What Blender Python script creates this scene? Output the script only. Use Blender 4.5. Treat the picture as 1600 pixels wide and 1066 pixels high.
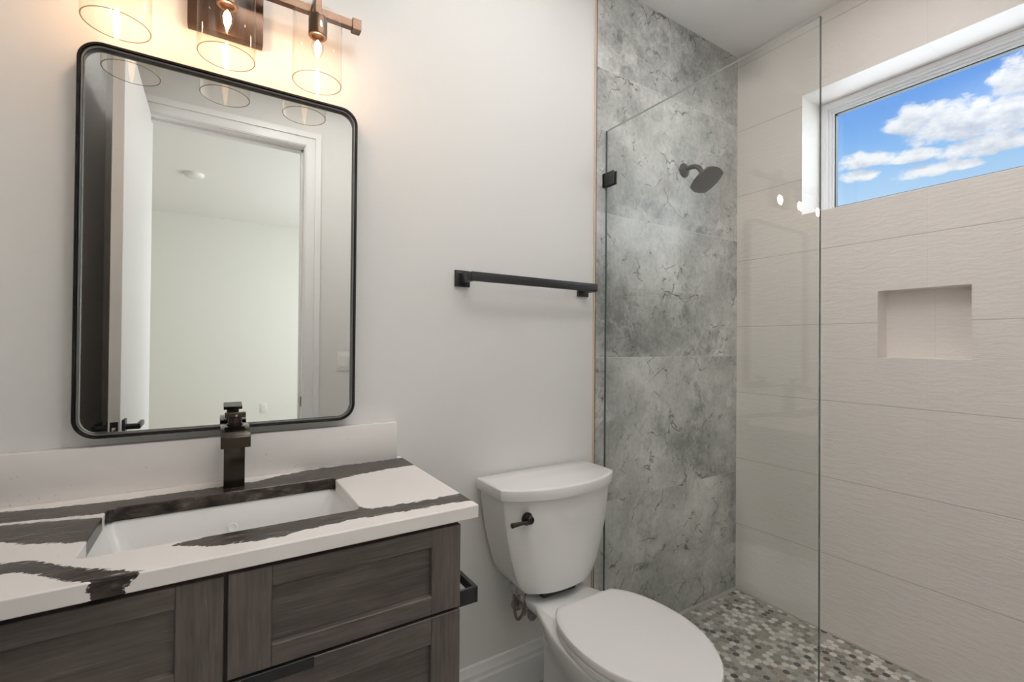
import bpy, bmesh, math, random
from mathutils import Vector, Matrix

# ------------------------------------------------------------------ clear
for o in list(bpy.data.objects):
    bpy.data.objects.remove(o, do_unlink=True)
SC = bpy.context.scene
COL = SC.collection
PI = math.pi
random.seed(7)

# ------------------------------------------------------------------ camera
CAM_POS = Vector((0.0, -1.4056, 1.239))
YAW, PITCH, ROLL, FPX = 0.5663, 0.0082, 0.0082, 728.35
fw = Vector((math.sin(YAW) * math.cos(PITCH), math.cos(YAW) * math.cos(PITCH), math.sin(PITCH)))
rt = Vector((math.cos(YAW), -math.sin(YAW), 0.0))
up = rt.cross(fw)
rt2 = rt * math.cos(ROLL) + up * math.sin(ROLL)
up2 = -rt * math.sin(ROLL) + up * math.cos(ROLL)
cam_data = bpy.data.cameras.new('camera')
cam_data.sensor_width = 36.0
cam_data.sensor_fit = 'HORIZONTAL'
cam_data.lens = FPX / 1600.0 * 36.0
cam_data.clip_start = 0.02
cam = bpy.data.objects.new('camera', cam_data)
m = Matrix((rt2, up2, -fw)).transposed().to_4x4()
m.translation = CAM_POS
cam.matrix_world = m
COL.objects.link(cam)
SC.camera = cam

# ------------------------------------------------------------------ colour management / light settings
SC.view_settings.view_transform = 'Standard'
SC.view_settings.look = 'None'
SC.view_settings.gamma = 1.0
SC.view_settings.use_curve_mapping = False
SC.view_settings.exposure = 0.12
try:
    SC.cycles.use_denoising = True
    SC.cycles.max_bounces = 14
    SC.cycles.diffuse_bounces = 7
    SC.cycles.glossy_bounces = 6
    SC.cycles.transparent_max_bounces = 24
    SC.cycles.caustics_reflective = False
    SC.cycles.caustics_refractive = False
    SC.cycles.sample_clamp_indirect = 6.0
except Exception:
    pass

# room numbers (metres)
XR = 2.265          # tiled right wall
XL = -0.475         # left wall
YF = -1.67          # wall with the door
YP = 0.008          # painted back wall plane (tile face is at y = 0)
ZC = 2.735          # ceiling
XG0, XG1 = 1.330, 1.340
XE = 1.292          # edge of accent tile


# ------------------------------------------------------------------ node helpers
class N:
    """tiny scalar expression wrapper building Math nodes"""
    def __init__(s, nt, v):
        s.nt, s.v = nt, v

    def _op(s, op, *a, clamp=False):
        n = s.nt.nodes.new('ShaderNodeMath')
        n.operation = op
        n.use_clamp = clamp
        for i, x in enumerate((s,) + a):
            x = x.v if isinstance(x, N) else x
            if isinstance(x, (int, float)):
                n.inputs[i].default_value = float(x)
            else:
                s.nt.links.new(x, n.inputs[i])
        return N(s.nt, n.outputs[0])

    def __add__(s, o): return s._op('ADD', o)
    def __radd__(s, o): return s._op('ADD', o)
    def __sub__(s, o): return s._op('SUBTRACT', o)
    def __rsub__(s, o): return N(s.nt, o)._op('SUBTRACT', s)
    def __mul__(s, o): return s._op('MULTIPLY', o)
    def __rmul__(s, o): return s._op('MULTIPLY', o)
    def __truediv__(s, o): return s._op('DIVIDE', o)
    def floor(s): return s._op('FLOOR')
    def abs(s): return s._op('ABSOLUTE')
    def min(s, o): return s._op('MINIMUM', o)
    def max(s, o): return s._op('MAXIMUM', o)
    def pow(s, o): return s._op('POWER', o)
    def sqrt(s): return s._op('SQRT')
    def lt(s, o): return s._op('LESS_THAN', o)
    def gt(s, o): return s._op('GREATER_THAN', o)
    def clamp(s): return s._op('ADD', 0.0, clamp=True)
    def mod(s, o): return s._op('FLOORED_MODULO', o)

    def smooth(s, a, b):
        n = s.nt.nodes.new('ShaderNodeMapRange')
        n.interpolation_type = 'SMOOTHSTEP'
        n.inputs['From Min'].default_value = a
        n.inputs['From Max'].default_value = b
        s.nt.links.new(s.v, n.inputs['Value'])
        return N(s.nt, n.outputs['Result'])


def mat_new(name):
    mt = bpy.data.materials.new(name)
    mt.use_nodes = True
    nt = mt.node_tree
    b = nt.nodes['Principled BSDF']
    return mt, nt, b


def coords(nt, kind='Object'):
    tc = nt.nodes.new('ShaderNodeTexCoord')
    sp = nt.nodes.new('ShaderNodeSeparateXYZ')
    nt.links.new(tc.outputs[kind], sp.inputs[0])
    return tc.outputs[kind], N(nt, sp.outputs[0]), N(nt, sp.outputs[1]), N(nt, sp.outputs[2])


def world_pos(nt):
    g = nt.nodes.new('ShaderNodeNewGeometry')
    sp = nt.nodes.new('ShaderNodeSeparateXYZ')
    nt.links.new(g.outputs['Position'], sp.inputs[0])
    return g.outputs['Position'], N(nt, sp.outputs[0]), N(nt, sp.outputs[1]), N(nt, sp.outputs[2])


def vec(nt, x, y, z):
    c = nt.nodes.new('ShaderNodeCombineXYZ')
    for i, a in enumerate((x, y, z)):
        if isinstance(a, N):
            if isinstance(a.v, (int, float)):
                c.inputs[i].default_value = a.v
            else:
                nt.links.new(a.v, c.inputs[i])
        else:
            c.inputs[i].default_value = float(a)
    return c.outputs[0]


def noise(nt, v, scale, detail=4.0, rough=0.5, dist=0.0, lac=2.0):
    n = nt.nodes.new('ShaderNodeTexNoise')
    n.inputs['Scale'].default_value = scale
    n.inputs['Detail'].default_value = detail
    n.inputs['Roughness'].default_value = rough
    n.inputs['Distortion'].default_value = dist
    n.inputs['Lacunarity'].default_value = lac
    nt.links.new(v, n.inputs['Vector'])
    return N(nt, n.outputs[0])


def noise_vec(nt, v, scale, detail=3.0):
    n = nt.nodes.new('ShaderNodeTexNoise')
    n.inputs['Scale'].default_value = scale
    n.inputs['Detail'].default_value = detail
    nt.links.new(v, n.inputs['Vector'])
    return n.outputs['Color']


def vadd(nt, a, b, sb=1.0):
    n = nt.nodes.new('ShaderNodeVectorMath')
    n.operation = 'MULTIPLY_ADD'
    nt.links.new(b, n.inputs[0])
    n.inputs[1].default_value = (sb, sb, sb)
    nt.links.new(a, n.inputs[2])
    return n.outputs[0]


def voronoi(nt, v, scale, feature='F1', out='Distance'):
    n = nt.nodes.new('ShaderNodeTexVoronoi')
    n.feature = feature
    n.inputs['Scale'].default_value = scale
    nt.links.new(v, n.inputs['Vector'])
    return N(nt, n.outputs[out])


def mix(nt, fac, a, b):
    n = nt.nodes.new('ShaderNodeMix')
    n.data_type = 'RGBA'
    n.clamp_factor = True
    if isinstance(fac, N):
        nt.links.new(fac.v, n.inputs[0])
    else:
        n.inputs[0].default_value = fac
    for i, c in ((6, a), (7, b)):
        if isinstance(c, (tuple, list)):
            n.inputs[i].default_value = (c[0], c[1], c[2], 1.0)
        else:
            nt.links.new(c, n.inputs[i])
    return n.outputs[2]


def ramp(nt, fac, stops, interp='LINEAR'):
    r = nt.nodes.new('ShaderNodeValToRGB')
    r.color_ramp.interpolation = interp
    el = r.color_ramp.elements
    while len(el) < len(stops):
        el.new(0.5)
    for e, (p, c) in zip(el, stops):
        e.position = p
        e.color = (c[0], c[1], c[2], 1.0)
    nt.links.new(fac.v, r.inputs[0])
    return r.outputs[0]


def bump(nt, bsdf, h, strength=0.3, dist=0.002):
    b = nt.nodes.new('ShaderNodeBump')
    b.inputs['Strength'].default_value = strength
    b.inputs['Distance'].default_value = dist
    nt.links.new(h.v, b.inputs['Height'])
    nt.links.new(b.outputs[0], bsdf.inputs['Normal'])


def simple(name, col, rough=0.5, metal=0.0, spec=0.5, coat=0.0, bump_scale=None, bump_str=0.1):
    mt, nt, b = mat_new(name)
    b.inputs['Base Color'].default_value = (*col, 1)
    b.inputs['Roughness'].default_value = rough
    b.inputs['Metallic'].default_value = metal
    b.inputs['Specular IOR Level'].default_value = spec
    b.inputs['Coat Weight'].default_value = coat
    if bump_scale:
        p, _, _, _ = world_pos(nt)
        bump(nt, b, noise(nt, p, bump_scale, 3.0), bump_str, 0.001)
    return mt


# ------------------------------------------------------------------ world: sky with cumulus
def build_world():
    w = bpy.data.worlds.new('sky')
    SC.world = w
    w.use_nodes = True
    nt = w.node_tree
    bg = nt.nodes['Background']
    tc = nt.nodes.new('ShaderNodeTexCoord')
    sp = nt.nodes.new('ShaderNodeSeparateXYZ')
    nt.links.new(tc.outputs['Generated'], sp.inputs[0])
    x, y, z = (N(nt, sp.outputs[i]) for i in range(3))
    az = x._op('ARCTAN2', y) * (180 / PI)
    el = z._op('ARCSINE') * (180 / PI)
    # (azimuth, elevation of the flat base, half length, height, depth below the base)
    blobs = [(76.4, 18.9, 4.6, 2.7, 1.2), (73.0, 20.2, 2.2, 1.9, 1.0), (79.4, 18.9, 3.6, 2.2, 1.6),
             (78.2, 16.9, 4.2, 1.4, 0.7), (83.0, 17.5, 3.6, 2.2, 1.2),
             (80.0, 21.2, 2.3, 2.3, 1.0), (83.0, 22.0, 3.0, 2.4, 1.0),
             (69.8, 17.55, 3.1, 1.15, 0.5), (73.2, 17.2, 2.6, 1.0, 0.4),
             (74.7, 15.75, 3.4, 1.0, 0.45), (69.1, 16.35, 1.7, 1.0, 0.5),
             
             (40, 22, 14, 7, 3), (110, 25, 16, 7, 3), (150, 20, 14, 6, 3), (-60, 24, 20, 8, 3), (-140, 22, 18, 7, 3)]

    def dens(e_off, amp):
        e = el + e_off
        d = None
        for a, b0, rx, rup, rdn in blobs:
            u = (az - a) / rx
            t = e - b0
            v = t.max(0.0) / rup + (t.min(0.0) / rdn)
            k = 1.0 - (u * u + v * v)
            d = k if d is None else d.max(k)
        vv = vec(nt, az * 0.16, e * 0.26, 0.0)
        n1 = noise(nt, vv, 3.2, 7.0, 0.62)
        return d.max(-2.0) * 0.55 + (n1 - 0.5) * amp

    d0 = dens(0.0, 1.55)
    d1 = dens(0.75, 1.5)
    cov = d0.smooth(0.02, 0.42)
    shade = d1.smooth(0.05, 0.85)
    sky = ramp(nt, (el / 40.0).clamp(), [(0.0, (0.66, 0.78, 0.86)), (0.33, (0.50, 0.70, 0.90)), (0.46, (0.27, 0.51, 0.88)),
                                         (0.60, (0.115, 0.31, 0.80)), (1.0, (0.06, 0.19, 0.62))])
    cl = mix(nt, shade, (0.93, 0.93, 0.95), (0.50, 0.55, 0.66))
    c = mix(nt, cov * 0.95, sky, cl)
    nt.links.new(c, bg.inputs['Color'])
    bg.inputs['Strength'].default_value = 1.0


build_world()


# ------------------------------------------------------------------ large lights: daylight through the two windows, a shower lamp and added fill
def area(name, loc, target, sx, sy, power, col):
    l = bpy.data.lights.new(name, 'AREA')
    l.shape = 'RECTANGLE'
    l.size, l.size_y = sx, sy
    l.energy = power
    l.color = col
    o = bpy.data.objects.new(name, l)
    COL.objects.link(o)
    o.location = loc
    o.rotation_euler = (Vector(target) - Vector(loc)).to_track_quat('-Z', 'Y').to_euler()
    return o


area('window_daylight', (2.62, -0.80, 2.16), (1.0, -0.80, 1.55), 0.95, 0.5, 6.0, (0.90, 0.95, 1.0))
area('bedroom_window_daylight', (2.33, -3.4, 1.45), (0.0, -3.3, 1.35), 2.2, 1.8, 56.0, (0.97, 0.98, 1.0))


def downlight(name, x, y, power, col):
    l = bpy.data.lights.new(name, 'AREA')
    l.shape = 'DISK'
    l.size = 0.15
    l.energy = power
    l.color = col
    o = bpy.data.objects.new(name, l)
    COL.objects.link(o)
    o.location = (x, y, ZC - 0.004)
    return o


downlight('recessed_lamp_shower', 1.72, -0.72, 1.6, (1.0, 0.96, 0.92))
downlight('added_fill_room', 0.30, -0.95, 4.0, (1.0, 0.96, 0.92))  # added fill lamp without a fixture, evens the room brightness
area('added_bounce_fill', (0.80, -0.84, 1.90), (0.80, -0.839, 3.0), 0.30, 0.30, 30.0, (1.0, 0.97, 0.95)).data.spread = math.radians(80)  # added upward fill, lights the room off the ceiling


# ------------------------------------------------------------------ mesh helpers
def link(o):
    COL.objects.link(o)
    return o


def tag(o, label=None, cat=None, group=None, kind=None):
    if label: o['label'] = label
    if cat: o['category'] = cat
    if group: o['group'] = group
    if kind: o['kind'] = kind
    return o


def wloc(o):
    v = Vector((0, 0, 0))
    while o is not None:
        v = v + o.location
        o = o.parent
    return v


def obj(name, bm, mats, parent=None, angle=35, loc=None):
    """link a bmesh drawn in world coordinates as one object"""
    if not isinstance(mats, (list, tuple)):
        mats = [mats]
    bmesh.ops.recalc_face_normals(bm, faces=bm.faces)
    base = wloc(parent) if parent else Vector((0, 0, 0))
    if loc is None and parent is None:
        zs = [v.co.z for v in bm.verts]; xs = [v.co.x for v in bm.verts]; ys = [v.co.y for v in bm.verts]
        loc = Vector(((min(xs) + max(xs)) / 2, (min(ys) + max(ys)) / 2, min(zs)))
    off = Vector(loc) if loc is not None else Vector((0, 0, 0))
    bmesh.ops.translate(bm, verts=bm.verts, vec=-(base + off))
    me = bpy.data.meshes.new(name)
    bm.to_mesh(me)
    bm.free()
    for mt in mats:
        me.materials.append(mt)
    for p in me.polygons:
        p.use_smooth = True
    me.set_sharp_from_angle(angle=math.radians(angle))
    o = bpy.data.objects.new(name, me)
    o.location = off
    if parent:
        o.parent = parent
    link(o)
    return o


def empty(name, loc, label, cat, group=None):
    o = bpy.data.objects.new(name, None)
    o.location = loc
    o.empty_display_size = 0.05
    link(o)
    return tag(o, label, cat, group)


def BM():
    return bmesh.new()


def box(bm, a, b, bev=0.0, seg=2, mi=0):
    x0, y0, z0 = (min(a[i], b[i]) for i in range(3))
    x1, y1, z1 = (max(a[i], b[i]) for i in range(3))
    v = [bm.verts.new(p) for p in ((x0, y0, z0), (x1, y0, z0), (x1, y1, z0), (x0, y1, z0),
                                   (x0, y0, z1), (x1, y0, z1), (x1, y1, z1), (x0, y1, z1))]
    fs = [bm.faces.new([v[i] for i in q]) for q in ((3, 2, 1, 0), (4, 5, 6, 7), (0, 1, 5, 4), (1, 2, 6, 5), (2, 3, 7, 6), (3, 0, 4, 7))]
    for f in fs:
        f.material_index = mi
    if bev > 0:
        es = list({e for f in fs for e in f.edges})
        r = bmesh.ops.bevel(bm, geom=es, offset=bev, segments=seg, profile=0.5, affect='EDGES')
        for f in r['faces']:
            f.material_index = mi
    return fs


def loft(bm, rings, closed=True, cap0=True, cap1=True, mi=0):
    vs = [[bm.verts.new(p) for p in r] for r in rings]
    n = len(vs[0])
    for a, b in zip(vs[:-1], vs[1:]):
        for i in range(n if closed else n - 1):
            j = (i + 1) % n
            f = bm.faces.new((a[i], a[j], b[j], b[i]))
            f.material_index = mi
    if cap0:
        f = bm.faces.new(list(reversed(vs[0]))); f.material_index = mi
    if cap1:
        f = bm.faces.new(vs[-1]); f.material_index = mi
    return vs


def frame_axes(d):
    d = d.normalized()
    a = Vector((0, 0, 1)) if abs(d.z) < 0.9 else Vector((1, 0, 0))
    u = d.cross(a).normalized()
    return u, d.cross(u).normalized()


def cyl(bm, p0, p1, r0, r1=None, n=24, cap=True, mi=0):
    p0, p1 = Vector(p0), Vector(p1)
    r1 = r0 if r1 is None else r1
    u, w = frame_axes(p1 - p0)
    ring = lambda p, r: [p + u * (r * math.cos(2 * PI * i / n)) + w * (r * math.sin(2 * PI * i / n)) for i in range(n)]
    loft(bm, [ring(p0, r0), ring(p1, r1)], cap0=cap, cap1=cap, mi=mi)


def lathe(bm, c, axis, prof, n=32, mi=0, cap0=True, cap1=True):
    """prof = [(radius, distance along axis)]"""
    c = Vector(c); ax = Vector(axis).normalized()
    u, w = frame_axes(ax)
    rings = [[c + ax * h + u * (r * math.cos(2 * PI * i / n)) + w * (r * math.sin(2 * PI * i / n)) for i in range(n)] for r, h in prof]
    loft(bm, rings, cap0=cap0, cap1=cap1, mi=mi)


def tube(bm, pts, r, n=14, mi=0):
    pts = [Vector(p) for p in pts]
    u, w = frame_axes(pts[1] - pts[0])
    rings = []
    for i, p in enumerate(pts):
        d = (pts[min(i + 1, len(pts) - 1)] - pts[max(i - 1, 0)]).normalized()
        u = (u - d * u.dot(d)).normalized()
        w = d.cross(u)
        rr = r[i] if isinstance(r, (list, tuple)) else r
        rings.append([p + u * (rr * math.cos(2 * PI * k / n)) + w * (rr * math.sin(2 * PI * k / n)) for k in range(n)])
    loft(bm, rings, mi=mi)


def spline(pts, per=8):
    pts = [Vector(p) for p in pts]
    P = [pts[0]] + pts + [pts[-1]]
    out = []
    for i in range(1, len(P) - 2):
        a, b, c, d = P[i - 1], P[i], P[i + 1], P[i + 2]
        for k in range(per):
            t = k / per
            out.append(0.5 * ((2 * b) + (c - a) * t + (2 * a - 5 * b + 4 * c - d) * t * t + (3 * b - a - 3 * c + d) * t ** 3))
    out.append(pts[-1])
    return out


def prism(bm, poly, fn, t0, t1, mi=0):
    """extrude a 2-D polygon: fn(u, v, t) -> point"""
    loft(bm, [[fn(u, v, t0) for u, v in poly], [fn(u, v, t1) for u, v in poly]], mi=mi)


def rrect(x0, x1, z0, z1, r, n=8):
    o = []
    for cx, cz, a0 in ((x1 - r, z1 - r, 0), (x0 + r, z1 - r, 90), (x0 + r, z0 + r, 180), (x1 - r, z0 + r, 270)):
        for k in range(n + 1):
            a = math.radians(a0 + 90 * k / n)
            o.append((cx + r * math.cos(a), cz + r * math.sin(a)))
    return o


def bevel_mod(o, w, seg=2, ang=40):
    md = o.modifiers.new('bevel', 'BEVEL')
    md.width = w; md.segments = seg; md.limit_method = 'ANGLE'; md.angle_limit = math.radians(ang)
    return o


# ------------------------------------------------------------------ materials
def paint(name, col, rough=0.55):
    mt, nt, b = mat_new(name)
    p, _, _, _ = world_pos(nt)
    b.inputs['Base Color'].default_value = (*col, 1)
    b.inputs['Roughness'].default_value = rough
    b.inputs['Specular IOR Level'].default_value = 0.3
    bump(nt, b, noise(nt, p, 260.0, 2.0), 0.05, 0.0006)
    return mt


M_WALL = paint('wall_paint', (0.745, 0.74, 0.725))
M_CEIL = paint('ceiling_paint', (0.87, 0.87, 0.86), 0.7)
M_TRIM = simple('trim_paint', (0.82, 0.82, 0.82), 0.35)
M_BEDWALL = paint('bedroom_paint', (0.80, 0.81, 0.77))


def m_right_tile():
    mt, nt, b = mat_new('textured_wall_tile')
    p, x, y, z = world_pos(nt)
    row = ((z - 0.0) / 0.335)
    fz = (row - (row + 0.5).floor()).abs() * 0.335
    fy = y + 0.763
    fy = (fy - (fy + 0.5).floor()).abs()
    face = x.lt(XR + 0.003)
    groove = (1.0 - (fz - 0.0010).max(0.0).smooth(0.0, 0.0022)) * face
    groove = groove.max((1.0 - (fy - 0.0002).max(0.0).smooth(0.0, 0.0016)) * 0.22)
    # soft stretched ripples
    rid = row.floor()
    v = vec(nt, x * 16.0, y * 16.0 + rid * 3.1, z * 88.0)
    v2 = vadd(nt, v, noise_vec(nt, p, 14.0, 2.0), 2.0)
    rip = noise(nt, v2, 1.0, 4.0, 0.6)
    h = rip.smooth(0.25, 0.75) * 0.9 - groove * 1.3
    big = noise(nt, p, 2.2, 3.0)
    col = mix(nt, big, (0.83, 0.78, 0.75), (0.88, 0.83, 0.80))
    col = mix(nt, groove * 0.42, col, (0.42, 0.39, 0.36))
    nt.links.new(col, b.inputs['Base Color'])
    b.inputs['Roughness'].default_value = 0.42
    b.inputs['Specular IOR Level'].default_value = 0.35
    bump(nt, b, h, 0.42, 0.0024)
    return mt


def m_accent():
    mt, nt, b = mat_new('grey_stone_tile')
    p, x, y, z = world_pos(nt)
    row = (z - 0.0093) / 0.5907
    rid = row.floor()
    fz = (row - (row + 0.5).floor()).abs() * 0.5907
    off = rid * 5.37
    v = vec(nt, x + off, y, z + off * 0.61)
    # broad clouds, then flaky rounded patches, then grain
    wv = vadd(nt, v, noise_vec(nt, v, 3.0, 5.0), 0.22)
    n1 = noise(nt, wv, 2.3, 9.0, 0.62)
    wv2 = vadd(nt, v, noise_vec(nt, v, 8.0, 6.0), 0.16)
    cell = voronoi(nt, wv2, 9.0, 'F1', 'Color')
    cell2 = voronoi(nt, vadd(nt, v, noise_vec(nt, v, 22.0, 5.0), 0.07), 24.0, 'F1', 'Color')
    n3 = noise(nt, v, 55.0, 6.0, 0.72)
    pm = noise(nt, v, 2.9, 4.0, 0.6).smooth(0.46, 0.60)
    t = (n1 - 0.5) * 1.45 + 0.5 + (cell - 0.5) * 0.24 * pm + (cell2 - 0.5) * 0.20 * pm + (n3 - 0.5) * 0.50
    col = ramp(nt, t, [(0.22, (0.17, 0.17, 0.162)), (0.38, (0.33, 0.332, 0.318)), (0.50, (0.46, 0.462, 0.445)),
                       (0.62, (0.59, 0.588, 0.568)), (0.80, (0.76, 0.755, 0.735))])
    # pale veils along broken cell rims
    rim = voronoi(nt, wv2, 9.0, 'DISTANCE_TO_EDGE')
    col = mix(nt, (1.0 - rim.smooth(0.0, 0.10)) * pm * 0.28, col, (0.74, 0.735, 0.715))
    # thin dark broken cracks gathered in patches
    cv = vadd(nt, v, noise_vec(nt, v, 7.0, 8.0), 0.26)
    cr = voronoi(nt, cv, 4.4, 'DISTANCE_TO_EDGE')
    brk = noise(nt, vec(nt, x + off + 7.0, y, z + 3.0), 9.0, 6.0, 0.7).smooth(0.47, 0.54)
    cm = noise(nt, vec(nt, x + off + 7.0, y, z + 3.0), 3.0, 3.0, 0.6).smooth(0.44, 0.52)
    crack = (1.0 - cr.smooth(0.002, 0.022)) * cm * brk
    cr2 = voronoi(nt, vadd(nt, v, noise_vec(nt, v, 24.0, 6.0), 0.09), 15.0, 'DISTANCE_TO_EDGE')
    cm2 = noise(nt, v, 5.2, 5.0, 0.65).smooth(0.50, 0.57)
    brk2 = noise(nt, v, 19.0, 4.0).smooth(0.48, 0.60)
    crack = crack.max((1.0 - cr2.smooth(0.0, 0.06)) * cm2 * brk2)
    # a few straight hairline scratches running diagonally
    dg = noise(nt, vec(nt, (x + off) * 26.0 - z * 20.0, 0.0, (x + z) * 1.6 + off), 1.0, 2.0, 0.5)
    dgm = noise(nt, vec(nt, x + off * 1.7, y, z), 2.2, 3.0).smooth(0.55, 0.64)
    crack = crack.max((1.0 - (dg - 0.5).abs().smooth(0.002, 0.012)) * dgm * brk2 * 0.8)
    col = mix(nt, crack * 0.88, col, (0.075, 0.072, 0.066))
    joint = 1.0 - fz.smooth(0.0006, 0.0016)
    col = mix(nt, joint * 0.8, col, (0.62, 0.62, 0.60))
    nt.links.new(col, b.inputs['Base Color'])
    b.inputs['Roughness'].default_value = 0.36
    b.inputs['Specular IOR Level'].default_value = 0.4
    bump(nt, b, n3 * 0.3 - crack * 0.4 - joint * 0.8, 0.12, 0.001)
    return mt


def m_mosaic():
    mt, nt, b = mat_new('penny_mosaic')
    p, x, y, z = world_pos(nt)
    s = 0.0268
    u = x / s
    v = y / (s * math.sqrt(3.0))
    ua = (u + 0.5).floor(); va = (v + 0.5).floor()
    ub = u.floor() + 0.5; vb = v.floor() + 0.5
    da = ((u - ua) * (u - ua) + (v - va) * (v - va) * 3.0).sqrt()
    db = ((u - ub) * (u - ub) + (v - vb) * (v - vb) * 3.0).sqrt()
    pick = da.lt(db)
    iu = ua * pick + ub * (1.0 - pick)
    iv = va * pick + vb * (1.0 - pick)
    d = da.min(db)
    wn = nt.nodes.new('ShaderNodeTexWhiteNoise')
    nt.links.new(vec(nt, iu * 1.37, iv * 2.11, 0.3), wn.inputs['Vector'])
    r = N(nt, wn.outputs['Value'])
    pal = ramp(nt, r, [(0.0, (0.022, 0.021, 0.018)), (0.085, (0.20, 0.18, 0.155)), (0.20, (0.29, 0.285, 0.265)), (0.36, (0.40, 0.33, 0.28)),
                       (0.50, (0.46, 0.455, 0.43)), (0.66, (0.66, 0.65, 0.61)), (0.80, (0.86, 0.85, 0.81))], 'CONSTANT')
    m2 = noise(nt, p, 120.0, 3.0)
    pal = mix(nt, m2 * 0.25, pal, (0.45, 0.43, 0.40))
    disc = 1.0 - d.smooth(0.46, 0.49)
    col = mix(nt, disc, (0.47, 0.45, 0.415), pal)
    nt.links.new(col, b.inputs['Base Color'])
    b.inputs['Roughness'].default_value = 0.35
    bump(nt, b, disc, 0.35, 0.0012)
    return mt


def m_floor():
    mt, nt, b = mat_new('grey_floor_tile')
    p, x, y, z = world_pos(nt)
    fx = (x / 0.3 - (x / 0.3 + 0.5).floor()).abs() * 0.3
    fy = (y / 0.6 - (y / 0.6 + 0.5).floor()).abs() * 0.6
    g = 1.0 - fx.min(fy).smooth(0.001, 0.0025)
    n = noise(nt, p, 4.0, 6.0, 0.6, 0.5)
    col = ramp(nt, n, [(0.3, (0.30, 0.29, 0.27)), (0.7, (0.46, 0.45, 0.42))])
    col = mix(nt, g * 0.7, col, (0.30, 0.29, 0.27))
    nt.links.new(col, b.inputs['Base Color'])
    b.inputs['Roughness'].default_value = 0.4
    return mt


def m_wood(name, axis):
    """dark stained oak; grain runs along axis"""
    mt, nt, b = mat_new(name)
    p, x, y, z = world_pos(nt)
    if axis == 'x':
        v = vec(nt, x * 1.3, y * 14, z * 15)
        vf = vec(nt, x * 10, y * 120, z * 170)
    else:
        v = vec(nt, x * 15, y * 14, z * 1.3)
        vf = vec(nt, x * 170, y * 120, z * 10)
    n1 = noise(nt, v, 1.6, 6.0, 0.6, 1.2)
    n2 = noise(nt, vf, 1.0, 4.0, 0.65)
    n3 = noise(nt, p, 5.0, 3.0)
    t = n1 * 0.32 + n2 * 0.34 + n3 * 0.34
    col = ramp(nt, t, [(0.30, (0.032, 0.026, 0.024)), (0.46, (0.070, 0.058, 0.053)), (0.60, (0.118, 0.098, 0.089)), (0.74, (0.185, 0.155, 0.140))])
    pores = n2.smooth(0.62, 0.74)
    col = mix(nt, pores * 0.35, col, (0.20, 0.18, 0.165))
    nt.links.new(col, b.inputs['Base Color'])
    b.inputs['Roughness'].default_value = 0.42
    b.inputs['Specular IOR Level'].default_value = 0.4
    bump(nt, b, n2 * 0.6 + n1 * 0.3, 0.10, 0.0008)
    return mt


def m_counter():
    mt, nt, b = mat_new('white_quartz_dark_veins')
    p, x, y, z = world_pos(nt)
    at = nt.nodes.new('ShaderNodeAttribute')
    at.attribute_name = 'vein'
    sd = N(nt, at.outputs['Fac'])
    ragv = vec(nt, x * 55, y * 150, z * 60)
    rag = (noise(nt, ragv, 1.0, 5.0, 0.62) - 0.5) * 0.030 + (noise(nt, p, 14.0, 3.0) - 0.5) * 0.010 + (noise(nt, vec(nt, x * 160, y * 420, z * 200), 1.0, 3.0) - 0.5) * 0.007
    e = sd + rag
    inside = 1.0 - e.smooth(-0.0006, 0.0010)
    streak = noise(nt, vec(nt, x * 22, y * 130, z * 40), 1.0, 6.0, 0.65, 0.4)
    body = ramp(nt, streak, [(0.34, (0.008, 0.008, 0.008)), (0.47, (0.030, 0.025, 0.022)), (0.58, (0.062, 0.050, 0.042)), (0.70, (0.14, 0.12, 0.10))])
    # pale flecks inside the veins near their upper edges
    fl = noise(nt, vec(nt, x * 26, y * 190, z * 60), 1.0, 4.0, 0.6).smooth(0.665, 0.70)
    body = mix(nt, fl * e.smooth(-0.022, -0.003) * 0.9, body, (0.72, 0.68, 0.65))
    white = mix(nt, noise(nt, p, 9.0, 4.0), (0.80, 0.765, 0.745), (0.85, 0.82, 0.80))
    sp = voronoi(nt, p, 70.0, 'F1')
    spm = noise(nt, p, 23.0, 2.0).smooth(0.60, 0.68)
    white = mix(nt, (1.0 - sp.smooth(0.07, 0.14)) * spm * 0.5, white, (0.22, 0.20, 0.19))
    col = mix(nt, inside, white, body)
    nt.links.new(col, b.inputs['Base Color'])
    b.inputs['Roughness'].default_value = 0.26
    b.inputs['Specular IOR Level'].default_value = 0.22
    return mt


def m_clear(name, tint, f0=0.04, gain=1.0, edge=None):
    """thin clear glass: straight transmission plus facing-dependent mirror reflection"""
    mt, nt, b = mat_new(name)
    nt.nodes.remove(b)
    out = nt.nodes['Material Output']
    tr = nt.nodes.new('ShaderNodeBsdfTransparent')
    tr.inputs[0].default_value = (*tint, 1)
    gl = nt.nodes.new('ShaderNodeBsdfGlossy')
    gl.inputs['Roughness'].default_value = 0.0
    lw = nt.nodes.new('ShaderNodeLayerWeight')
    lw.inputs['Blend'].default_value = 0.5
    f = N(nt, lw.outputs['Facing']).pow(5.0) * (1.0 - f0) * gain + f0
    mx = nt.nodes.new('ShaderNodeMixShader')
    nt.links.new(f.clamp().v, mx.inputs[0])
    nt.links.new(tr.outputs[0], mx.inputs[1])
    nt.links.new(gl.outputs[0], mx.inputs[2])
    nt.links.new(mx.outputs[0], out.inputs['Surface'])
    return mt


def m_emit(name, col, s):
    mt, nt, b = mat_new(name)
    b.inputs['Base Color'].default_value = (*col, 1)
    b.inputs['Emission Color'].default_value = (*col, 1)
    b.inputs['Emission Strength'].default_value = s
    return mt


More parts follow.
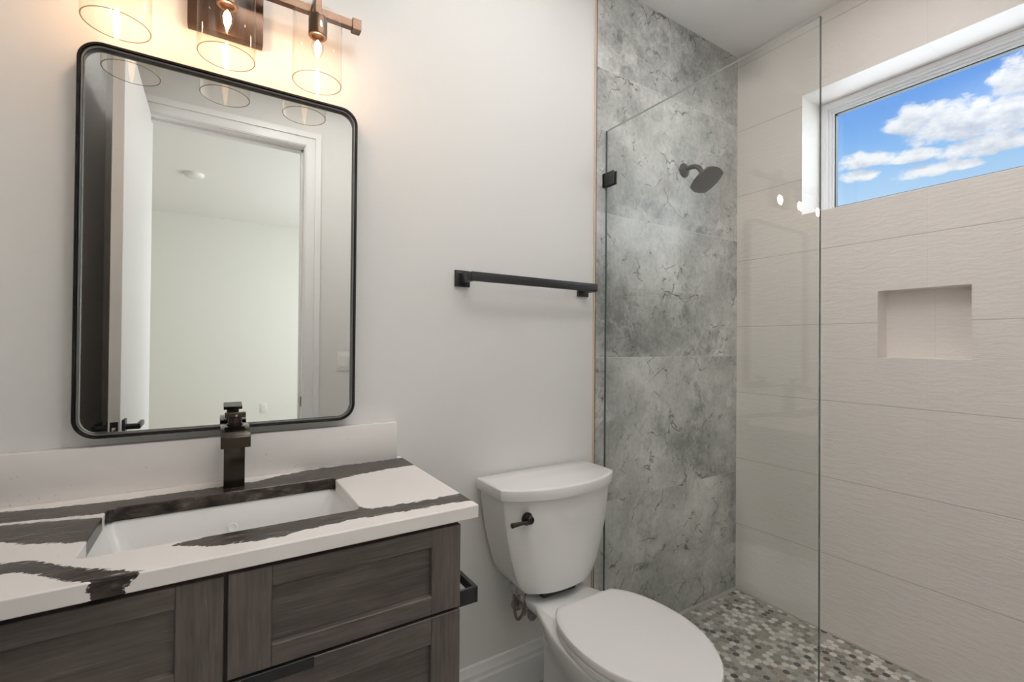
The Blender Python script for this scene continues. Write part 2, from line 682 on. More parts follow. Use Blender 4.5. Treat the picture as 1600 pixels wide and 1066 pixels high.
M_RTILE = m_right_tile()
M_ACC = m_accent()
M_MOS = m_mosaic()
M_FLOOR = m_floor()
M_WOODX = m_wood('dark_oak_horizontal', 'x')
M_WOODZ = m_wood('dark_oak_vertical', 'z')
M_CTR = m_counter()
M_PORC = simple('white_porcelain', (0.82, 0.82, 0.81), 0.08, 0, 0.5, 0.3)
M_SEAT = simple('white_seat_plastic', (0.80, 0.785, 0.775), 0.22, 0, 0.45)
M_BLACK = simple('matte_black_metal', (0.016, 0.016, 0.018), 0.38, 0.3, 0.5)
M_BLACKG = simple('satin_black_metal', (0.020, 0.018, 0.017), 0.22, 0.6, 0.5)
M_FAUCET = simple('black_bronze_faucet', (0.050, 0.040, 0.033), 0.17, 0.9, 0.5)
M_BRONZE = simple('oiled_bronze', (0.085, 0.050, 0.032), 0.33, 0.75, 0.5)
M_DARKMETAL = simple('grey_shower_metal', (0.030, 0.028, 0.028), 0.42, 0.5, 0.5)
M_MIRROR = simple('mirror_silver', (0.84, 0.85, 0.83), 0.0, 1.0)
M_HOSE = simple('braided_hose_metal', (0.24, 0.20, 0.165), 0.35, 0.9, 0.5, 0, 900.0, 0.5)
M_CHROME = simple('dull_chrome', (0.50, 0.48, 0.46), 0.25, 1.0)
M_PLATE = simple('white_plate_plastic', (0.80, 0.80, 0.78), 0.35)
M_VINYL = simple('white_window_vinyl', (0.84, 0.85, 0.86), 0.35)
M_GASKET = simple('dark_gasket', (0.03, 0.05, 0.06), 0.5)
M_GLASS = m_clear('shower_glass', (0.975, 0.988, 0.980), 0.058)
M_GEDGE = simple('glass_edge_green', (0.045, 0.075, 0.068), 0.08, 0, 0.6)
M_GEDGET = simple('glass_edge_top_highlight', (0.85, 0.88, 0.86), 0.12, 0, 0.6)  # highlight along the top edge painted in as near-white
M_PANE = m_clear('window_glass', (0.97, 0.985, 0.985), 0.03)
M_SHADE = m_clear('lamp_shade_glass', (0.985, 0.965, 0.93), 0.035, 0.55)
M_SHRIM = m_clear('lamp_shade_rim', (0.40, 0.32, 0.26), 0.08)
M_BULB = m_emit('bulb_glow', (1.0, 0.62, 0.38), 165.0)
M_BULBGLASS = m_clear('bulb_glass', (0.99, 0.96, 0.90), 0.04)
M_STRIP = simple('bronze_edge_strip', (0.10, 0.075, 0.055), 0.4, 0.6)
M_TAN = simple('tan_edge_strip', (0.62, 0.50, 0.40), 0.6)
M_DETECT = simple('white_disc_plastic', (0.85, 0.85, 0.83), 0.4)
M_BEDFLOOR = simple('pale_oak_floor', (0.45, 0.36, 0.27), 0.45)


def struct(name, bm, mt, label=None, cat=None, **k):
    o = obj(name, bm, mt, **k)
    o['kind'] = 'structure'
    return tag(o, label, cat)


# ================================================================== ROOM SHELL
bm = BM(); box(bm, (XL - 0.12, YP, -0.05), (XE, YP + 0.12, ZC))
struct('wall_back', bm, M_WALL, 'warm white painted wall behind the mirror and toilet', 'wall')

bm = BM(); box(bm, (XE, 0.0, -0.05), (XR, 0.128, ZC))
struct('wall_shower', bm, M_ACC, 'grey veined stone tile wall behind the shower head', 'wall')

# bronze strip that finishes the raw edge of the stone tile
t = empty('tile_edge_strip', (XE - 0.005, 0.0, 0.0), 'thin dark bronze strip along the left edge of the grey stone tile', 'trim')
bm = BM(); box(bm, (XE - 0.0025, -0.001, 0.0), (XE, YP, ZC)); obj('metal_lip', bm, M_STRIP, t)
bm = BM(); box(bm, (XE - 0.0075, 0.0005, 0.151), (XE - 0.0025, YP, ZC)); tag(obj('tan_strip', bm, M_TAN, t), 'tan strip beside the metal strip')  # narrow tan strip left of the metal lip

bm = BM(); box(bm, (XL - 0.12, YF - 0.12, -0.05), (XL, YP, ZC))
struct('wall_left', bm, M_WALL, 'warm white side wall beside the vanity', 'wall')

# ---- right wall with window opening and niche
WY0, WY1, WZ0, WZ1 = -0.315, -1.30, 1.847, 2.395     # window opening
NY0, NY1, NZ0, NZ1 = -0.606, -0.885, 1.199, 1.469    # niche
NX, WX, XO = 2.352, 2.435, 2.55


def holed_plane(bm, x, ys, zs, holes):
    ys, zs = sorted(ys), sorted(zs)
    vmap = {}
    def vv(y, z):
        k = (round(y, 5), round(z, 5))
        if k not in vmap:
            vmap[k] = bm.verts.new((x, y, z))
        return vmap[k]
    for i in range(len(ys) - 1):
        for j in range(len(zs) - 1):
            cy, cz = (ys[i] + ys[i + 1]) / 2, (zs[j] + zs[j + 1]) / 2
            if any(min(h[0], h[1]) < cy < max(h[0], h[1]) and h[2] < cz < h[3] for h in holes):
                continue
            bm.faces.new((vv(ys[i], zs[j]), vv(ys[i + 1], zs[j]), vv(ys[i + 1], zs[j + 1]), vv(ys[i], zs[j + 1])))


def sleeve(bm, x0, x1, y0, y1, z0, z1, cap=False):
    a = [bm.verts.new((x0, *q)) for q in ((y0, z0), (y1, z0), (y1, z1), (y0, z1))]
    b = [bm.verts.new((x1, *q)) for q in ((y0, z0), (y1, z0), (y1, z1), (y0, z1))]
    for i in range(4):
        j = (i + 1) % 4
        bm.faces.new((a[i], a[j], b[j], b[i]))
    if cap:
        bm.faces.new(b)


bm = BM()
YS = [0.0, YF, WY0, WY1, NY0, NY1]; ZS = [-0.05, ZC, WZ0, WZ1, NZ0, NZ1]
holed_plane(bm, XR, YS, ZS, [(WY0, WY1, WZ0, WZ1), (NY0, NY1, NZ0, NZ1)])
sleeve(bm, XR, XO, WY0, WY1, WZ0, WZ1)
sleeve(bm, XR, NX, NY0, NY1, NZ0, NZ1, cap=True)
holed_plane(bm, XO, [0.0, YF, WY0, WY1], [-0.05, ZC, WZ0, WZ1], [(WY0, WY1, WZ0, WZ1)])
for (y, z0, z1) in ((0.0, -0.05, ZC), (YF, -0.05, ZC)):
    v = [bm.verts.new(q) for q in ((XR, y, z0), (XO, y, z0), (XO, y, z1), (XR, y, z1))]
    bm.faces.new(v)
bmesh.ops.remove_doubles(bm, verts=bm.verts, dist=1e-5)
struct('wall_right', bm, M_RTILE, 'off-white rippled tile wall with window and recessed niche', 'wall')

bm = BM(); box(bm, (XL - 0.12, YF - 0.12, ZC), (XO, 0.128, ZC + 0.1))
struct('ceiling', bm, M_CEIL, 'flat white bathroom ceiling above the shower', 'ceiling')

bm = BM(); box(bm, (XL - 0.12, YF - 0.12, -0.06), (XG1 - 0.005, YP, 0.0))
struct('floor', bm, M_FLOOR, 'grey tile floor around the toilet', 'floor')
bm = BM(); box(bm, (XG1 - 0.005, YF, -0.06), (XR, 0.0, 0.0))
struct('floor_shower', bm, M_MOS, 'shower floor of small round grey, white and black mosaic', 'floor')

# front wall with the door opening
DX0, DX1, DZ = -0.305, 0.458, 2.44
bm = BM()
box(bm, (XL, YF - 0.12, -0.05), (DX0, YF, ZC))
box(bm, (DX1, YF - 0.12, -0.05), (XR, YF, ZC))
box(bm, (DX0, YF - 0.12, DZ), (DX1, YF, ZC))
struct('wall_front', bm, M_WALL, 'white wall around the open doorway, seen in the mirror', 'wall')
# jamb + casing (stepped)
bm = BM()
JT = 0.018
for a, b2 in (((DX0, YF - 0.125, 0), (DX0 + JT * 0.3, YF + 0.003, DZ)), ((DX1 - JT, YF - 0.125, 0), (DX1, YF + 0.003, DZ)),
              ((DX0, YF - 0.125, DZ - JT), (DX1, YF + 0.003, DZ))):
    box(bm, a, b2, 0.001, 1)
for a, b2 in (((DX1 - JT - 0.012, YF - 0.085, 0), (DX1 - JT, YF - 0.045, DZ - JT)), ((DX0, YF - 0.085, DZ - JT - 0.012), (DX1, YF - 0.045, DZ - JT))):
    box(bm, a, b2, 0.001, 1)   # door stop
cw = 0.088
for k, (w0, w1, th) in enumerate(((0.0, cw, 0.011), (0.006, 0.030, 0.015), (0.055, cw, 0.019))):
    box(bm, (DX1 - JT + 0.005 + w0, YF, 0), (DX1 - JT + 0.005 + w1, YF + th, DZ - JT + 0.005 + w0), 0.0)
    box(bm, (DX0 - w1 + 0.004, YF, 0), (DX0 - w0 + 0.004, YF + th, DZ - JT + 0.005 + w0), 0.0)
    box(bm, (DX0 - w1 + 0.004, YF, DZ - JT + 0.005 + w0), (DX1 - JT + 0.005 + w1, YF + th, DZ - JT + 0.005 + w1), 0.0)
tr1 = struct('trim_1', bm, M_TRIM, 'white door casing and jamb reflected in the mirror', 'door frame')
bm = BM(); box(bm, (DX1 - JT - 0.0015, YF - 0.040, 0.855), (DX1 - JT + 0.001, YF - 0.008, 0.915), 0.0)
tag(obj('strike_plate', bm, M_BLACK, tr1), 'small black strike plate in the jamb')

# door leaf, open 90 degrees against the left wall
LX0, LX1, LY0, LY1 = -0.332, -0.296, YF + 0.004, -0.868
bm = BM(); box(bm, (LX0, LY0, 0.012), (LX1, LY1, DZ - 0.02), 0.0015, 1)
door = struct('door_1', bm, M_TRIM, 'open white door with black levers, seen edge-on in the mirror', 'door')
HZ, HY = 0.912, LY1 - 0.062
for side, s in ((LX1, 1), (LX0, -1)):
    bm = BM()
    box(bm, (side, HY - 0.028, HZ - 0.030), (side + s * 0.009, HY + 0.028, HZ + 0.030), 0.002, 2)
    cyl(bm, (side + s * 0.008, HY, HZ), (side + s * 0.048, HY, HZ), 0.011, n=20)
    box(bm, (side + s * 0.040, HY + 0.012, HZ - 0.010), (side + s * 0.054, HY - 0.110, HZ + 0.010), 0.003, 2)
    obj('door_handle', bm, M_BLACK, door)
bm = BM(); box(bm, (LX0 + 0.006, LY1 - 0.001, HZ - 0.028), (LX1 - 0.006, LY1 + 0.0015, HZ + 0.028), 0.001, 1)
lp = obj('latch_plate', bm, M_BLACK, door)
bm = BM(); box(bm, (LX0 + 0.012, LY1, HZ - 0.009), (LX1 - 0.012, LY1 + 0.008, HZ + 0.009), 0.002, 2)
tag(obj('latch_bolt', bm, M_CHROME, lp), 'chrome latch bolt')

# bedroom seen through the doorway (only in the mirror)
BX0, BX1, BY = -2.3, 2.4, -5.28
bm = BM(); box(bm, (BX0, BY - 0.1, -0.05), (BX1, BY, ZC)); struct('wall_bedroom_far', bm, M_BEDWALL, 'plain pale bedroom wall seen in the mirror through the doorway', 'wall')
bm = BM(); box(bm, (BX0 - 0.1, BY - 0.1, -0.05), (BX0, YF - 0.12, ZC)); struct('wall_bedroom_left', bm, M_BEDWALL, 'bedroom side wall left of the doorway', 'wall')
bm = BM()
B0, B1, C0, C1 = -4.45, -2.35, 0.6, 2.3
box(bm, (BX1, BY - 0.1, -0.05), (BX1 + 0.12, B0, ZC)); box(bm, (BX1, B1, -0.05), (BX1 + 0.12, YF - 0.12, ZC))
box(bm, (BX1, B0, -0.05), (BX1 + 0.12, B1, C0)); box(bm, (BX1, B0, C1), (BX1 + 0.12, B1, ZC))
struct('wall_bedroom_right', bm, M_BEDWALL, 'bedroom side wall with its window opening', 'wall')
bm = BM(); box(bm, (BX0, YF - 0.16, -0.05), (XL - 0.12, YF - 0.12, ZC)); box(bm, (XL - 0.12, YF - 0.16, -0.05), (DX0, YF - 0.12, ZC))
box(bm, (DX1, YF - 0.16, -0.05), (BX1, YF - 0.12, ZC)); box(bm, (DX0, YF - 0.16, DZ), (DX1, YF - 0.12, ZC))
struct('wall_bedroom_near', bm, M_BEDWALL, 'bedroom side of the doorway wall', 'wall')
bm = BM(); box(bm, (BX0 - 0.1, BY - 0.1, ZC), (BX1 + 0.12, YF - 0.12, ZC + 0.1)); struct('ceiling_bedroom', bm, M_CEIL, 'bedroom ceiling seen in the mirror', 'ceiling')
bm = BM(); box(bm, (BX0 - 0.1, BY - 0.1, -0.06), (BX1 + 0.12, YF - 0.12, 0.0)); struct('floor_bedroom', bm, M_BEDFLOOR, 'wooden bedroom floor beyond the doorway', 'floor')

# baseboard
bm = BM()
prof = [(0, 0), (0.016, 0), (0.016, 0.098), (0.0125, 0.106), (0.0125, 0.120), (0.009, 0.128), (0.0065, 0.146), (0.002, 0.150), (0, 0.150)]
prism(bm, [(-a, z) for a, z in prof], lambda u, v, t: (t, YP + u, v), 0.456, XE - 0.0025)
struct('baseboard_back', bm, M_TRIM, 'white stepped baseboard behind the toilet', 'baseboard', angle=20)

# grout fillet where stone tile meets the mosaic
bm = BM(); box(bm, (XG1, -0.012, 0.0), (XR, 0.0, 0.003)); box(bm, (XR - 0.010, YF, 0.0), (XR, -0.012, 0.003))
struct('trim_2', bm, simple('pale_grout', (0.50, 0.48, 0.44), 0.7), 'pale grout line along the shower floor edge', 'grout')

# ------------------------------------------------------------------ window
bm = BM()
def ring_frame(bm, x0, x1, o, w):
    y0, y1, z0, z1 = o
    box(bm, (x0, y0, z0), (x1, y0 - w, z1), 0.002, 1); box(bm, (x0, y1 + w, z0), (x1, y1, z1), 0.002, 1)
    box(bm, (x0, y0 - w, z1 - w), (x1, y1 + w, z1), 0.002, 1); box(bm, (x0, y0 - w, z0), (x1, y1 + w, z0 + w), 0.002, 1)
g = 0.001
ring_frame(bm, WX - 0.004, WX + 0.07, (WY0 - g, WY1 + g, WZ0 + g, WZ1 - g), 0.030)
win = struct('window_1', bm, M_VINYL, 'white framed transom window high in the tiled wall', 'window')
bm = BM(); ring_frame(bm, WX + 0.010, WX + 0.06, (WY0 - 0.030, WY1 + 0.030, WZ0 + 0.030, WZ1 - 0.030), 0.013)
ring_frame(bm, WX - 0.008, WX - 0.002, (WY0 - 0.012, WY1 + 0.012, WZ0 + 0.012, WZ1 - 0.012), 0.010)
ring_frame(bm, WX + 0.018, WX + 0.055, (WY0 - 0.042, WY1 + 0.042, WZ0 + 0.042, WZ1 - 0.042), 0.010)
obj('window_sash', bm, M_VINYL, win)
bm = BM(); ring_frame(bm, WX + 0.024, WX + 0.050, (WY0 - 0.052, WY1 + 0.052, WZ0 + 0.052, WZ1 - 0.052), 0.004)
tag(obj('window_gasket', bm, M_GASKET, win), 'dark gasket around the pane')
bm = BM(); box(bm, (WX + 0.034, WY0 - 0.054, WZ0 + 0.054), (WX + 0.039, WY1 + 0.054, WZ1 - 0.054))
tag(obj('window_pane', bm, M_PANE, win), 'clear pane showing blue sky')

# ================================================================== VANITY
VX0, VX1 = XL + 0.004, 0.453
VYF = -0.472
van = empty('vanity_cabinet', ((VX0 + VX1) / 2, -0.23, 0.0), 'dark stained oak vanity cabinet with recessed-panel fronts under the sink', 'cabinet')
bm = BM()
T = 0.018
box(bm, (VX0, VYF, 0.10), (VX0 + T, -0.004, 0.859)); box(bm, (VX1 - T, VYF, 0.0), (VX1, -0.004, 0.859))
box(bm, (VX0 + T, VYF, 0.10), (VX1 - T, -0.004, 0.118)); box(bm, (VX0 + T, -0.016, 0.118), (VX1 - T, -0.004, 0.859))
box(bm, (VX0 + T, VYF, 0.118), (VX1 - T, VYF + 0.010, 0.70))
box(bm, (VX0 + T, VYF, 0.70), (VX1 - T, VYF + 0.010, 0.859))
box(bm, (VX0, VYF + 0.06, 0.0), (VX1 - T, VYF + 0.078, 0.10))
obj('cabinet_body', bm, M_WOODZ, van)


def shaker(x0, x1, z0, z1, name, stile=0.066, top=0.036, bot=0.038):
    """five-piece front: stiles with upright grain, rails and panel with level grain"""
    bm = BM()
    yb, yf, yp = VYF - 0.0015, VYF - 0.0205, VYF - 0.0095
    bv = 0.0012
    box(bm, (x0, yf, z0), (x0 + stile, yb, z1), bv, 1, 1)
    box(bm, (x1 - stile, yf, z0), (x1, yb, z1), bv, 1, 1)
    box(bm, (x0 + stile, yf, z1 - top), (x1 - stile, yb, z1), bv, 1, 0)
    box(bm, (x0 + stile, yf, z0), (x1 - stile, yb, z0 + bot), bv, 1, 0)
    box(bm, (x0 + stile, yp, z0 + bot), (x1 - stile, yb, z1 - top), 0, 1, 0)
    # small sloped bead round the panel
    a, b2, c, d = x0 + stile, x1 - stile, z0 + bot, z1 - top
    w = 0.0016
    for q in (((a, c), (b2, c), (b2 - w, c + w), (a + w, c + w)), ((b2, c), (b2, d), (b2 - w, d - w), (b2 - w, c + w)),
              ((b2, d), (a, d), (a + w, d - w), (b2 - w, d - w)), ((a, d), (a, c), (a + w, c + w), (a + w, d - w))):
        v = [bm.verts.new((q[0][0], yf + 0.002, q[0][1])), bm.verts.new((q[1][0], yf + 0.002, q[1][1])),
             bm.verts.new((q[2][0], yp - 0.0002, q[2][1])), bm.verts.new((q[3][0], yp - 0.0002, q[3][1]))]
        bm.faces.new(v)
    return obj(name, bm, [M_WOODX, M_WOODZ], van)


ZT, ZB = 0.8495, 0.671
XS = 0.0185
tag(shaker(XS + 0.0038, VX1, ZB + 0.002, ZT, 'drawer_front'), 'upper right drawer front with an X-shaped grain mark')
d2 = shaker(XS + 0.0038, VX1, 0.395, ZB - 0.004, 'drawer_front', top=0.055)
shaker(XS + 0.0038, VX1, 0.12, 0.39, 'drawer_front', top=0.055)
shaker(VX0 + 0.0, XS - 0.0022, ZB + 0.002, ZT, 'drawer_front')
dl = shaker(VX0 + 0.0, XS - 0.0022, 0.12, ZB - 0.003, 'cabinet_door', top=0.055)
# black edge pull on the lower drawer
bm = BM()
yf = VYF - 0.0205
box(bm, (0.030, yf - 0.004, ZB - 0.0036), (0.158, VYF, ZB - 0.0005), 0.0006, 1)
box(bm, (0.030, yf - 0.0045, ZB - 0.021), (0.158, yf - 0.0005, ZB - 0.0008), 0.0006, 1)
obj('drawer_pull', bm, M_BLACK, d2)

# ---------------- countertop with vein field
CX0, CX1, CYF, CYB = XL + 0.002, 0.489, -0.507, YP - 0.001
CZ0, CZ1 = 0.861, 0.890
SX0, SX1, SY0, SY1 = -0.186, 0.263, -0.402, -0.134
V1 = [(-0.45, -0.040), (-0.367, -0.046), (-0.285, -0.066), (-0.192, -0.076), (-0.042, -0.079), (0.082, -0.070), (0.166, -0.040), (0.218, -0.022), (0.319, -0.020),
      (0.50, -0.020), (0.50, -0.116), (0.488, -0.118), (0.396, -0.124), (0.323, -0.138), (0.27, -0.155), (0.22, -0.160), (-0.185, -0.163), (-0.25, -0.150), (-0.30, -0.136), (-0.345, -0.131), (-0.45, -0.13)]
V2 = [(-0.45, -0.142), (-0.34, -0.146), (-0.309, -0.151), (-0.276, -0.160), (-0.236, -0.172), (-0.175, -0.190), (-0.175, -0.325), (-0.189, -0.321), (-0.218, -0.309),
      (-0.255, -0.290), (-0.311, -0.252), (-0.45, -0.22)]
V3 = [(-0.45, -0.33), (-0.282, -0.358), (-0.265, -0.364), (-0.242, -0.373), (-0.218, -0.395), (-0.194, -0.422), (-0.167, -0.446), (-0.132, -0.475), (-0.092, -0.503),
      (-0.088, -0.52), (-0.150, -0.52), (-0.160, -0.500), (-0.173, -0.488), (-0.21, -0.448), (-0.247, -0.412), (-0.269, -0.404), (-0.45, -0.37)]
V4 = [(-0.063, -0.414), (0.012, -0.400), (0.06, -0.385), (0.263, -0.385), (0.275, -0.408), (0.307, -0.416), (0.376, -0.424), (0.439, -0.420), (0.50, -0.418), (0.50, -0.478),
      (0.489, -0.480), (0.432, -0.468), (0.36, -0.467), (0.295, -0.460), (0.245, -0.455), (0.172, -0.457), (0.115, -0.471), (0.064, -0.472), (0.012, -0.459), (-0.03, -0.442)]
F3 = [(-0.146, 0.90), (-0.086, 0.90), (-0.098, 0.884), (-0.108, 0.878), (-0.113, 0.870), (-0.111, 0.860), (-0.103, 0.850), (-0.150, 0.850), (-0.152, 0.872)]


def sdist(poly, x, y):
    ins = False
    best = 9e9
    n = len(poly)
    for i in range(n):
        x0, y0 = poly[i]; x1, y1 = poly[(i + 1) % n]
        if (y0 > y) != (y1 > y) and x < (x1 - x0) * (y - y0) / (y1 - y0) + x0:
            ins = not ins
        dx, dy = x1 - x0, y1 - y0
        L = dx * dx + dy * dy
        t = max(0.0, min(1.0, ((x - x0) * dx + (y - y0) * dy) / L)) if L > 0 else 0.0
        d = (x - x0 - t * dx) ** 2 + (y - y0 - t * dy) ** 2
        best = min(best, d)
    best = math.sqrt(best)
    return -best if ins else best


def frange(a, b, step):
    n = max(1, int(math.ceil(abs(b - a) / step)))
    return [a + (b - a) * i / n for i in range(n)]


xs = frange(CX0, SX0, 0.008) + frange(SX0, SX1, 0.008) + frange(SX1, CX1, 0.008) + [CX1]
ys = frange(CYF, SY0, 0.008) + frange(SY0, SY1, 0.008) + frange(SY1, CYB, 0.008) + [CYB]
RS = 0.016   # sink cut-out corner radius


def round_corner(x, y):
    """pull the grid points near the cut-out corners onto a small arc"""
    for cx, sx in ((SX0, 1), (SX1, -1)):
        for cy, sy in ((SY0, 1), (SY1, -1)):
            on_x = abs(x - cx) < 1e-6 and 0 <= (y - cy) * sy < RS
            on_y = abs(y - cy) < 1e-6 and 0 <= (x - cx) * sx < RS
            if on_x or on_y:
                ccx, ccy = cx + sx * RS, cy + sy * RS
                dx, dy = x - ccx, y - ccy
                L = math.hypot(dx, dy)
                if L > 1e-9:
                    return ccx + dx / L * RS, ccy + dy / L * RS
    return x, y


bm = BM()
lay = bm.verts.layers.float.new('vein')
inside = lambda x, y: SX0 + 1e-5 < x < SX1 - 1e-5 and SY0 + 1e-5 < y < SY1 - 1e-5
grid = {}
for lv, z in ((0, CZ0), (1, (CZ0 + CZ1) / 2), (2, CZ1)):
    for i, x in enumerate(xs):
        for j, y in enumerate(ys):
            edge = i in (0, len(xs) - 1) or j in (0, len(ys) - 1)
            hole = (abs(x - SX0) < 1e-6 or abs(x - SX1) < 1e-6) and SY0 - 1e-6 <= y <= SY1 + 1e-6 or (abs(y - SY0) < 1e-6 or abs(y - SY1) < 1e-6) and SX0 - 1e-6 <= x <= SX1 + 1e-6
            if inside(x, y) or (lv == 1 and not (edge or hole)):
                continue
            x2, y2 = round_corner(x, y)
            v = bm.verts.new((x2, y2, z))
            s = min(sdist(q, x2, y2) for q in (V1, V2, V3, V4))
            if j == 0:
                s = sdist(F3, x2, z)
            v[lay] = max(-0.06, min(0.06, s))
            grid[(i, j, lv)] = v
nx, ny = len(xs), len(ys)
for i in range(nx - 1):
    for j in range(ny - 1):
        if inside((xs[i] + xs[i + 1]) / 2, (ys[j] + ys[j + 1]) / 2):
            continue
        for lv in (0, 2):
            bm.faces.new([grid[k] for k in ((i, j, lv), (i + 1, j, lv), (i + 1, j + 1, lv), (i, j + 1, lv))])


def wall_strip(keys):
    for a, b2 in zip(keys[:-1], keys[1:]):
        for lv in (0, 1):
            bm.faces.new([grid[k] for k in ((*a, lv), (*b2, lv), (*b2, lv + 1), (*a, lv + 1))])


wall_strip([(i, 0) for i in range(nx)]); wall_strip([(i, ny - 1) for i in range(nx)])
wall_strip([(0, j) for j in range(ny)]); wall_strip([(nx - 1, j) for j in range(ny)])
i0 = min(i for i in range(nx) if abs(xs[i] - SX0) < 1e-6); i1 = min(i for i in range(nx) if abs(xs[i] - SX1) < 1e-6)
j0 = min(j for j in range(ny) if abs(ys[j] - SY0) < 1e-6); j1 = min(j for j in range(ny) if abs(ys[j] - SY1) < 1e-6)
wall_strip([(i, j0) for i in range(i0, i1 + 1)]); wall_strip([(i, j1) for i in range(i0, i1 + 1)])
wall_strip([(i0, j) for j in range(j0, j1 + 1)]); wall_strip([(i1, j) for j in range(j0, j1 + 1)])
ctr = obj('countertop', bm, M_CTR, angle=50)
bevel_mod(ctr, 0.0025, 2, 60)
tag(ctr, 'white quartz countertop with bold dark brown veins around the sink', 'countertop')
bm = BM(); box(bm, (CX0, -0.020, CZ1), (0.470, YP - 0.001, 1.001), 0.0015, 2)
lay2 = bm.verts.layers.float.new('vein')
for v in bm.verts:
    v[lay2] = 0.06
tag(obj('backsplash', bm, M_CTR, ctr), 'plain white speckled upstand along the wall')

# ---------------- undermount sink
def srect(x0, x1, y0, y1, r, z, n=6):
    return [(a, b2, z) for a, b2 in rrect(x0, x1, y0, y1, r, n)]
bm = BM()
rings = []
e = 0.004
rings.append(srect(SX0 - 0.022, SX1 + 0.022, SY0 - 0.022, SY1 + 0.022, 0.022, 0.8605))
rings.append(srect(SX0 - e, SX1 + e, SY0 - e, SY1 + e, 0.018, 0.8605))
rings.append(srect(SX0 + 0.002, SX1 - 0.002, SY0 + 0.002, SY1 - 0.002, 0.020, 0.845))
for tt in (0.25, 0.5, 0.75, 0.9, 1.0):
    ins = 0.004 + 0.034 * tt + (0.012 if tt > 0.85 else 0)
    rings.append(srect(SX0 + ins, SX1 - ins, SY0 + ins * 0.8, SY1 - ins * 0.8, 0.022 + 0.02 * tt, 0.845 - 0.125 * tt))
rings.append(srect(SX0 + 0.10, SX1 - 0.10, SY0 + 0.08, SY1 - 0.08, 0.03, 0.716))
loft(bm, rings, cap0=False, cap1=True)
sink = obj('sink', bm, M_PORC, angle=60)
md = sink.modifiers.new('shell', 'SOLIDIFY'); md.thickness = 0.006; md.offset = -1.0
tag(sink, 'white rectangular undermount sink set into the countertop', 'sink')
bm = BM(); lathe(bm, (0.038, SY1 - 0.016, 0.812), (0, -1, 0.25), [(0.010, 0.0), (0.011, 0.002), (0.008, 0.004), (0.006, 0.003)], n=24)
obj('overflow_ring', bm, M_PORC, sink)
bm = BM(); lathe(bm, (0.038, (SY0 + SY1) / 2, 0.717), (0, 0, 1), [(0.024, 0.0), (0.024, 0.003), (0.018, 0.005), (0.004, 0.005)], n=28)
tag(obj('drain', bm, M_BLACKG, sink), 'black drain')

# ---------------- faucet
FX0, FX1, FXC = 0.0195, 0.0635, 0.0415
fa = empty('faucet', (FXC, -0.075, CZ1), 'black square waterfall faucet behind the sink', 'faucet')
bm = BM(); box(bm, (FX0, -0.100, CZ1 + 0.0005), (FX1, -0.056, 1.030), 0.0015, 2); obj('column', bm, M_FAUCET, fa)
bm = BM()
top = [(-0.050, 1.036), (-0.090, 1.041), (-0.125, 1.041), (-0.155, 1.036), (-0.178, 1.024)]
bot = [(-0.178, 0.999), (-0.168, 1.004), (-0.150, 1.011), (-0.125, 1.016), (-0.090, 1.017), (-0.050, 1.017)]
poly = [(q[0], q[1]) for q in top] + bot
prism(bm, poly, lambda u, v, t2: (t2, u, v), FXC - 0.0295, FXC + 0.0295)
bevel_mod(obj('spout', bm, M_FAUCET, fa, angle=25), 0.0015, 2)
bm = BM(); lathe(bm, (FXC, -0.095, 1.040), (0, 0, 1), [(0.017, 0), (0.017, 0.004), (0.0145, 0.005), (0.0145, 0.020), (0.016, 0.021)], n=28); obj('handle_neck', bm, M_FAUCET, fa)
bm = BM()
poly = [(-0.074, 1.0600), (-0.074, 1.068), (-0.125, 1.0745), (-0.129, 1.0730), (-0.129, 1.062), (-0.115, 1.0605)]
prism(bm, poly, lambda u, v, t2: (t2, u, v), FXC - 0.0215, FXC + 0.0215)
bevel_mod(obj('handle', bm, M_FAUCET, fa, angle=25), 0.0012, 2)
bm = BM(); cyl(bm, (FXC + 0.002, -0.1288, 1.0665), (FXC + 0.002, -0.1296, 1.0665), 0.0022, n=12); tag(obj('set_screw', bm, M_CHROME, fa), 'tiny chrome screw')

# ---------------- mirror
MX0, MX1, MZ0, MZ1 = -0.265, 0.340, 1.021, 1.911
mi = empty('mirror', ((MX0 + MX1) / 2, 0.0, MZ0), 'tall wall mirror with rounded corners and thin black metal frame', 'mirror')
bm = BM()
prof = [(0.0, YP - 0.0005), (0.0, -0.0300), (0.0008, -0.0310), (0.0048, -0.0310), (0.0052, -0.0300), (0.0052, -0.0200), (0.0102, -0.0200), (0.0102, YP - 0.0005)]
rings = []
for ins, y in prof:
    rings.append([(a, y, c) for a, c in rrect(MX0 + ins, MX1 - ins, MZ0 + ins, MZ1 - ins, 0.045 - ins, 10)])
vs = loft(bm, rings, cap0=False, cap1=False)
n = len(vs[0])
for i in range(n):
    bm.faces.new((vs[0][i], vs[0][(i + 1) % n], vs[-1][(i + 1) % n], vs[-1][i]))
obj('frame', bm, M_BLACKG, mi, angle=40)
bm = BM()
rings = [[(a, y, c) for a, c in rrect(MX0 + ins, MX1 - ins, MZ0 + ins, MZ1 - ins, 0.045 - ins, 10)] for ins, y in
         ((0.0062, -0.0201), (0.0062, -0.0255), (0.0068, -0.0262), (0.0088, -0.0262), (0.0094, -0.0255), (0.0094, -0.0201))]
loft(bm, rings, cap0=False, cap1=False)
tag(obj('highlight_lip', bm, simple('frame_lip_highlight', (0.20, 0.20, 0.20), 0.28, 0.8), mi, angle=40), 'thin grey inner lip added as a frame highlight')  # lighter grey lip paints the highlight stripe of the black frame
bm = BM()
o2 = [(a, c) for a, c in rrect(MX0 + 0.0103, MX1 - 0.0103, MZ0 + 0.0103, MZ1 - 0.0103, 0.0345, 10)]
prism(bm, o2, lambda u, v, t2: (u, t2, v), -0.0135, -0.004)
